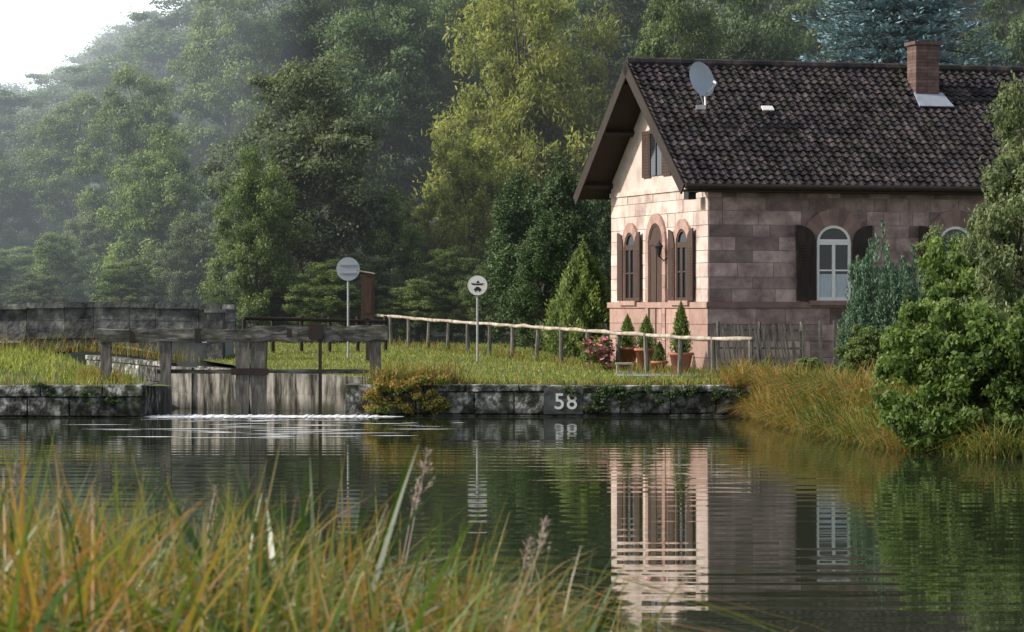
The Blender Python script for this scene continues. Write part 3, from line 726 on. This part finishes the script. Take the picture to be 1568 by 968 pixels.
PR['sh']=make_tree('shrub_mesh',2.6,2.6,.0,170,150,.11,'shrub',trunk=.04,limbs=14,asp=.6,shape=.6,jit=.34)
PR['shd']=make_tree('shrub_dark_mesh',2.6,2.8,.0,130,170,.12,'leaf',trunk=.04,limbs=14,asp=.6,shape=.6)
PR['shp']=make_tree('pale_bush_mesh',6,3.6,.3,190,190,.12,'shrubp',trunk=.07,limbs=24,asp=.45,jit=.3)
PR['j']=make_juniper('juniper_mesh',3.6,1.8)
dims={'b1':(12,8),'b2':(14,7.5),'b3':(15,9),'b4':(10,7),'b5':(8,4),'w':(14,8),'w2':(10,6),'s':(14,6.5),'c':(3.2,1.8),'sh':(2.6,2.6),'shd':(2.6,2.8),'shp':(6,3.6),'j':(3.6,1.8)}
def T(name,k,u,Y,vtop,wpx,parent=None,zb=None):
    x=wx(u,Y); g=gz(x,Y) if zb is None else zb; h=wz(vtop,Y)-g; w=wpx/K*Y
    hd,wd=dims[k]; s=w/wd; return inst(name,PR[k],(x,Y,g),(s,s,h/hd),random.random()*6.28,parent)
T('broadleaf_tree','b1',470,93,92,300)
T('broadleaf_tree','b4',390,89,230,150)
T('broadleaf_tree','b4',250,98,200,180)
T('broadleaf_tree','b2',215,104,110,170)
T('broadleaf_tree','b2',345,112,-20,210)
T('broadleaf_tree','b3',590,112,-60,260)
T('broadleaf_tree','b3',440,118,-50,260)
T('willow_tree','w',815,100,-60,280)
T('willow_tree','w2',725,94,190,150)
T('willow_tree','w2',650,96,300,120)
T('broadleaf_tree','b2',700,118,-40,220)
T('broadleaf_tree','b3',940,112,-70,260)
T('broadleaf_tree','b4',600,92,290,120)
T('broadleaf_tree','b2',1030,96,-50,190)
T('broadleaf_tree','b3',1150,100,-60,260)
T('broadleaf_tree','b3',1240,108,-70,240)
T('broadleaf_tree','b3',1560,100,-60,220)
T('blue_spruce_tree','s',1368,84,-300,520)
T('evergreen_tree','b5',800,84,265,150)
T('evergreen_tree','b5',868,82,245,150)
T('evergreen_tree','b5',925,86,215,120)
T('evergreen_tree','b5',830,80,330,120)
T('cypress_tree','c',892,75,378,110)
for (u,Y,v,w) in [(120,112,150,170),(60,118,190,190),(-10,112,230,160),(150,104,300,130),(90,100,360,120),(300,96,330,120),(500,88,400,120),(560,90,390,130),(690,90,380,120),(640,88,430,110),(740,88,410,100),(430,90,420,110),(350,90,430,110),(20,104,380,130),(-40,100,360,130),(60,96,420,110),(190,94,400,110)]:
    T('broadleaf_shrub',random.choice(['b4','b1','b2']),u,Y,v,w)
forest=empty('distant_forest')
for row,(Y,n) in enumerate([(130,13),(152,14),(180,16)]):
    for i in range(n):
        u=-150+1900*(i+random.uniform(-.3,.3))/(n-1)
        Y2=Y+random.uniform(-5,5)
        sky=float(np.interp(u,[-200,0,60,150,240,310,380,450],[175,150,120,75,45,0,-60,-160]))
        vt=sky+random.uniform(-18,34)
        k=random.choice(['b1','b2','b3','b2'])
        T('forest_tree',k,u,Y2,vt,random.uniform(190,260)*130/Y2*1.25,forest)
T('pale_leafed_bush','shp',1572,50,135,200,zb=.3)
T('leafy_shrub','sh',1455,42.0,448,200,zb=-.15)
T('leafy_shrub','sh',1550,41.3,470,200,zb=-.15)
T('leafy_shrub','sh',1395,44.5,540,110,zb=-.1)
T('juniper_bush','j',1350,59,335,95)
T('juniper_bush','j',1322,58.5,430,70)
T('juniper_bush','j',1395,58,372,100)
T('garden_shrub','shp',1440,60,350,110)
T('garden_shrub','sh',1480,54,350,150)
T('garden_shrub','shd',1440,52,430,130)
T('garden_shrub','sh',1530,52,400,160)
T('garden_shrub','shd',1325,56.5,500,90)
T('garden_shrub','shd',1240,58.5,548,60)
# ---------------------------------------------------------------- lawn grass
def roots(n,x0,x1,y0,y1,ok=None):
    x=R.uniform(x0,x1,n);y=R.uniform(y0,y1,n)
    P=[(a,c,gz(a,c)-.01) for a,c in zip(x,y) if (ok is None or ok(a,c))]
    return np.array(P)
def inhouse(x,y):
    d=np.array([x,y])-C0; det=A_[0]*B_[1]-A_[1]*B_[0]; a=(d[0]*B_[1]-d[1]*B_[0])/det; q=(A_[0]*d[1]-A_[1]*d[0])/det
    return -.1<a<LEN and -.1<q<GW+.1
b=B(); P=roots(52000,-12,9,55.6,90,lambda x,y:x>xr(y)+.1 and (x<5 or y>front(x)+.8) and not inhouse(x,y)); n=len(P)
blades(b,P,.05+.07*R.random(n),np.full(n,.022),R.random(n)*.4,R.random(n)*.4,R.random(n),seg=2)
P=roots(16000,-22,-7.8,55.2,76,lambda x,y:x<xl(y)-.1); n=len(P)
blades(b,P,.12+.2*R.random(n)**2,np.full(n,.024),R.random(n)*.4,R.random(n)*.4,R.random(n),seg=2)
b.obj('lawn_grass',['grass'])
b=B()
def band(n,pts,spread,h0,h1,w=.02,tb=0,sp=1.):
    t=R.random(n)*(len(pts)-1); i=t.astype(int); f=t-i; pts=np.array(pts); q=pts[i]+(pts[np.minimum(i+1,len(pts)-1)]-pts[i])*f[:,None]
    q=q+R.normal(size=(n,2))*spread
    P=np.array([(a,c,max(gz(a,c),-.02)-.02) for a,c in q])
    blades(b,P,h0+(h1-h0)*R.random(n)**1.6,np.full(n,w),R.random(n)*.35,R.random(n)*.7,np.clip(R.random(n)**1.3+tb,0,1),seg=4)
band(1500,[tuple(rp(t)) for t in np.linspace(0,1,8)],.18,.12,.5,.016)
band(1300,[(-2.9,55.75),(-1.2,55.7)],.15,.15,.7,.02,.1)
band(900,[(-1.2,55.65),(5,55.65)],.08,.06,.28,.018)
band(800,[(-25,55.1),(-7.9,55.1)],.1,.1,.4,.018)
band(700,[(-15,73-.4),(-9,72)],.4,.2,.7,.02,.2)
band(500,[(-8.6,56),(-9.5,60)],.3,.2,.5,.02,.1)
b.obj('tall_bank_weeds',['sedge'])
b=B(); C=[]
for _ in range(60): x=R.uniform(-3.1,-1.35); C.append((x,55.2-R.random()*.12,R.uniform(.05,.72)*(1 if x>-2.8 else .7)+.08,.13))
leaves(b,C,110,.06,mi=0,hang=.3); b.obj('hanging_wall_weeds',['sedge'])
b=B(); C=[]
for _ in range(60):
    x=R.uniform(.9,5.0); C.append((x,55.22,.62-abs(R.normal())*.13,.08))
for _ in range(30):
    x=R.uniform(1.5,2.4); C.append((x,55.2,R.uniform(.1,.6),.09))
for _ in range(14): C.append((R.uniform(-10,-8),54.75,R.uniform(.3,.7),.09))
leaves(b,C,70,.05,mi=0); b.obj('wall_ivy',['leafd'])
b=B(); P=[];Hh=[];Tt=[]
def tuss(cx,d,hh,tt,m):
    cy=front(cx)+d-.2
    for _ in range(m):
        x=cx+R.normal()*.15; y=max(cy+R.normal()*.2,front(x)-.3); P.append((x,y,max(-.05,gz(x,y)-.03))); Hh.append(hh*R.uniform(.6,1.1)); Tt.append(tt+R.normal()*.15)
for _ in range(150): tuss(R.uniform(4.8,10.5),abs(R.normal())*1.4,R.uniform(.25,.9),R.random()*.8,int(30+60*R.random()))
for _ in range(150): tuss(R.uniform(5.0,6.6),R.random()*5.,R.uniform(.3,.8),R.random()*.85,int(30+50*R.random()))
for _ in range(40): tuss(R.uniform(4.85,5.4),R.random()*1.5,R.uniform(.35,.75),.35+R.random()*.5,60)
P=np.array(P);n=len(P)
blades(b,P,np.array(Hh),np.full(n,.02),R.random(n)*.6,R.random(n)*1.2,np.array(Tt),seg=5)
n=4500; P=roots(n,4.9,8,42,60,lambda x,y:y>front(x)); n=len(P)
blades(b,P,.15+.35*R.random(n),np.full(n,.02),R.random(n)*.3,R.random(n)*.7,R.random(n)*.8,seg=4)
b.obj('sedge_clumps',['sedge'])
# ---------------------------------------------------------------- foreground reeds
def env(u): return float(np.interp(u,[-200,0,200,330,450,560,660,740,840,930,1020,1100],[645,655,668,688,702,735,765,800,840,885,925,975]))
def nbz(x,Y):
    Y2=Y-.6*nb_shift(x) if Y>4 else Y
    return float(np.interp(Y2,ys,zs))
def fg(b,n,Y0,Y1,dy0,dy1,W,tp,cur=.9,u0=-150,u1=1060,seg=8,pw=.8):
    P=[];Hh=[];Ww=[];Tt=[]
    for _ in range(n):
        u=random.uniform(u0,u1); Y=random.uniform(Y0,Y1); x=wx(u,Y)
        vt=env(u)+dy0+(dy1-dy0)*random.random()**pw+16*math.sin(u*.035)+10*math.sin(u*.09+1); tip=wz(vt,Y); z=nbz(x,Y)-.03; h=tip-z
        if h<.15: continue
        cl=.5+.5*math.sin(x*5.3+Y*2.1)*math.sin(x*2.2-Y*3.7+1)
        P.append((x,Y,z));Hh.append(h);Ww.append(W*random.uniform(.5,1.5)); Tt.append(cl*.5+tp()*.75)
    n=len(P); c=R.random(n)**1.3*cur
    Hh=np.array(Hh)*(1+.35*c)
    blades(b,np.array(P),Hh,np.array(Ww),R.random(n)*.32,c*.9,np.array(Tt),seg=seg)
rr=random.random
b=B()
fg(b,3200,6.2,10,65,240,.012,lambda:rr()-.02)
fg(b,1900,5.6,8.5,10,130,.014,lambda:rr()-.12,1.3)
fg(b,300,5.8,8.5,-25,50,.013,lambda:rr()-.1,1.7,u1=930)
fg(b,170,5.2,7.0,0,130,.022,lambda:rr()*.8-.3,1.8,u1=1000)
fg(b,16,6.5,7.2,-50,10,.030,lambda:-.4,.35,425,495)
fg(b,10,6.5,7.2,-20,30,.026,lambda:-.4,.4,800,850)
b.obj('foreground_reeds',['reed'])
b=B()
for (u,v,Y,s) in [(655,690,8,.6),(640,735,8.2,.5),(835,795,7.8,.6),(812,822,8,.5),(25,705,7.6,.5),(330,745,8,.4)]:
    x=wx(u,Y); z=wz(v,Y); g=nbz(x,Y); top=np.array([x,Y,z]); bot=np.array([x-.2*s,Y,g]); mid=(top+bot)/2+np.array([-.03,0,.05])
    b.tube([bot,mid,top],[.0025,.002,.0012],4)
    n=90; t=R.random(n); base=top+(mid-top)*(t*.30)[:,None]
    dd=unit(np.stack([R.normal(size=n)*.7+.5,R.normal(size=n)*.5,.7+0*t],1)); L=(.008+.018*R.random(n))*s
    p=base+dd*(R.random(n)*.07*s*(.3+t))[:,None]; v_=unit(np.cross(dd,R.normal(size=(n,3))))
    V=np.stack([p-dd*L[:,None],p+v_*.0018,p+dd*L[:,None],p-v_*.0018],1).reshape(-1,3); b.add(V,np.arange(4*n).reshape(n,4))
b.obj('reed_seed_heads',['plume'])
# ---------------------------------------------------------------- haze: emissive volume boxes, an added glow in place of lit air
def glow_volume(name,x0,x1,y0,y1,z0,z1,e,col):
    m,nt,N,L=newmat(name); v=N.new('ShaderNodeEmission')
    v.inputs['Color'].default_value=(*col,1); v.inputs['Strength'].default_value=e
    o=N.new('ShaderNodeOutputMaterial'); L.new(v.outputs[0],o.inputs['Volume']); M[name]=m
    b=B(); b.box(x0,x1,y0,y1,z0,z1); return b.obj(name,[name])
glow_volume('haze_glow',-150,150,78,260,-2,60,.0011,(.86,.92,1))
glow_volume('haze_glow',-149,-9,86,259,-1.9,59,.0034,(.80,.9,1))
# ---------------------------------------------------------------- light, sky, camera
S=Vector((-1,-.14,0)).normalized(); el=math.radians(31); S=Vector((S.x*math.cos(el),S.y*math.cos(el),math.sin(el)))
sl=bpy.data.lights.new('sun','SUN'); sl.energy=4.7; sl.angle=math.radians(.6); sl.color=(1,.93,.82)
so=bpy.data.objects.new('sun',sl); sc.collection.objects.link(so); so.rotation_euler=(-S).to_track_quat('-Z','Y').to_euler(); so.location=(-40,10,40)
w=bpy.data.worlds.new("World"); sc.world=w; w.use_nodes=True; nt=w.node_tree; bg=nt.nodes['Background']
sk=nt.nodes.new('ShaderNodeTexSky'); sk.sky_type='NISHITA'; sk.sun_disc=False; sk.sun_elevation=el; sk.sun_rotation=math.atan2(S.x,S.y); sk.dust_density=3.5; sk.air_density=1.2
# bright thin morning cloud low over the horizon, blended over the sky model
tc=nt.nodes.new('ShaderNodeTexCoord'); sx=nt.nodes.new('ShaderNodeSeparateXYZ'); nt.links.new(tc.outputs['Generated'],sx.inputs[0])
mr=nt.nodes.new('ShaderNodeMapRange'); mr.inputs['From Min'].default_value=.05; mr.inputs['From Max'].default_value=.55; mr.inputs['To Min'].default_value=.85; mr.inputs['To Max'].default_value=.2
nt.links.new(sx.outputs['Z'],mr.inputs['Value'])
mx=nt.nodes.new('ShaderNodeMix'); mx.data_type='RGBA'; nt.links.new(mr.outputs[0],mx.inputs[0]); nt.links.new(sk.outputs[0],mx.inputs[6]); mx.inputs[7].default_value=(6.2,6.4,6.6,1)
nt.links.new(mx.outputs[2],bg.inputs[0]); bg.inputs[1].default_value=.15
cam=bpy.data.cameras.new('camera'); co=bpy.data.objects.new('camera',cam); sc.collection.objects.link(co); sc.camera=co
co.location=(0,0,EYE); co.rotation_euler=(math.radians(90)-math.atan(14/K),0,0)
cam.sensor_width=36; cam.lens=36*K/1568; cam.clip_end=2000; cam.clip_start=.1
cam.dof.use_dof=True; cam.dof.focus_distance=62; cam.dof.aperture_fstop=10
sc.view_settings.view_transform='Standard'; sc.view_settings.look='None'; sc.view_settings.exposure=0
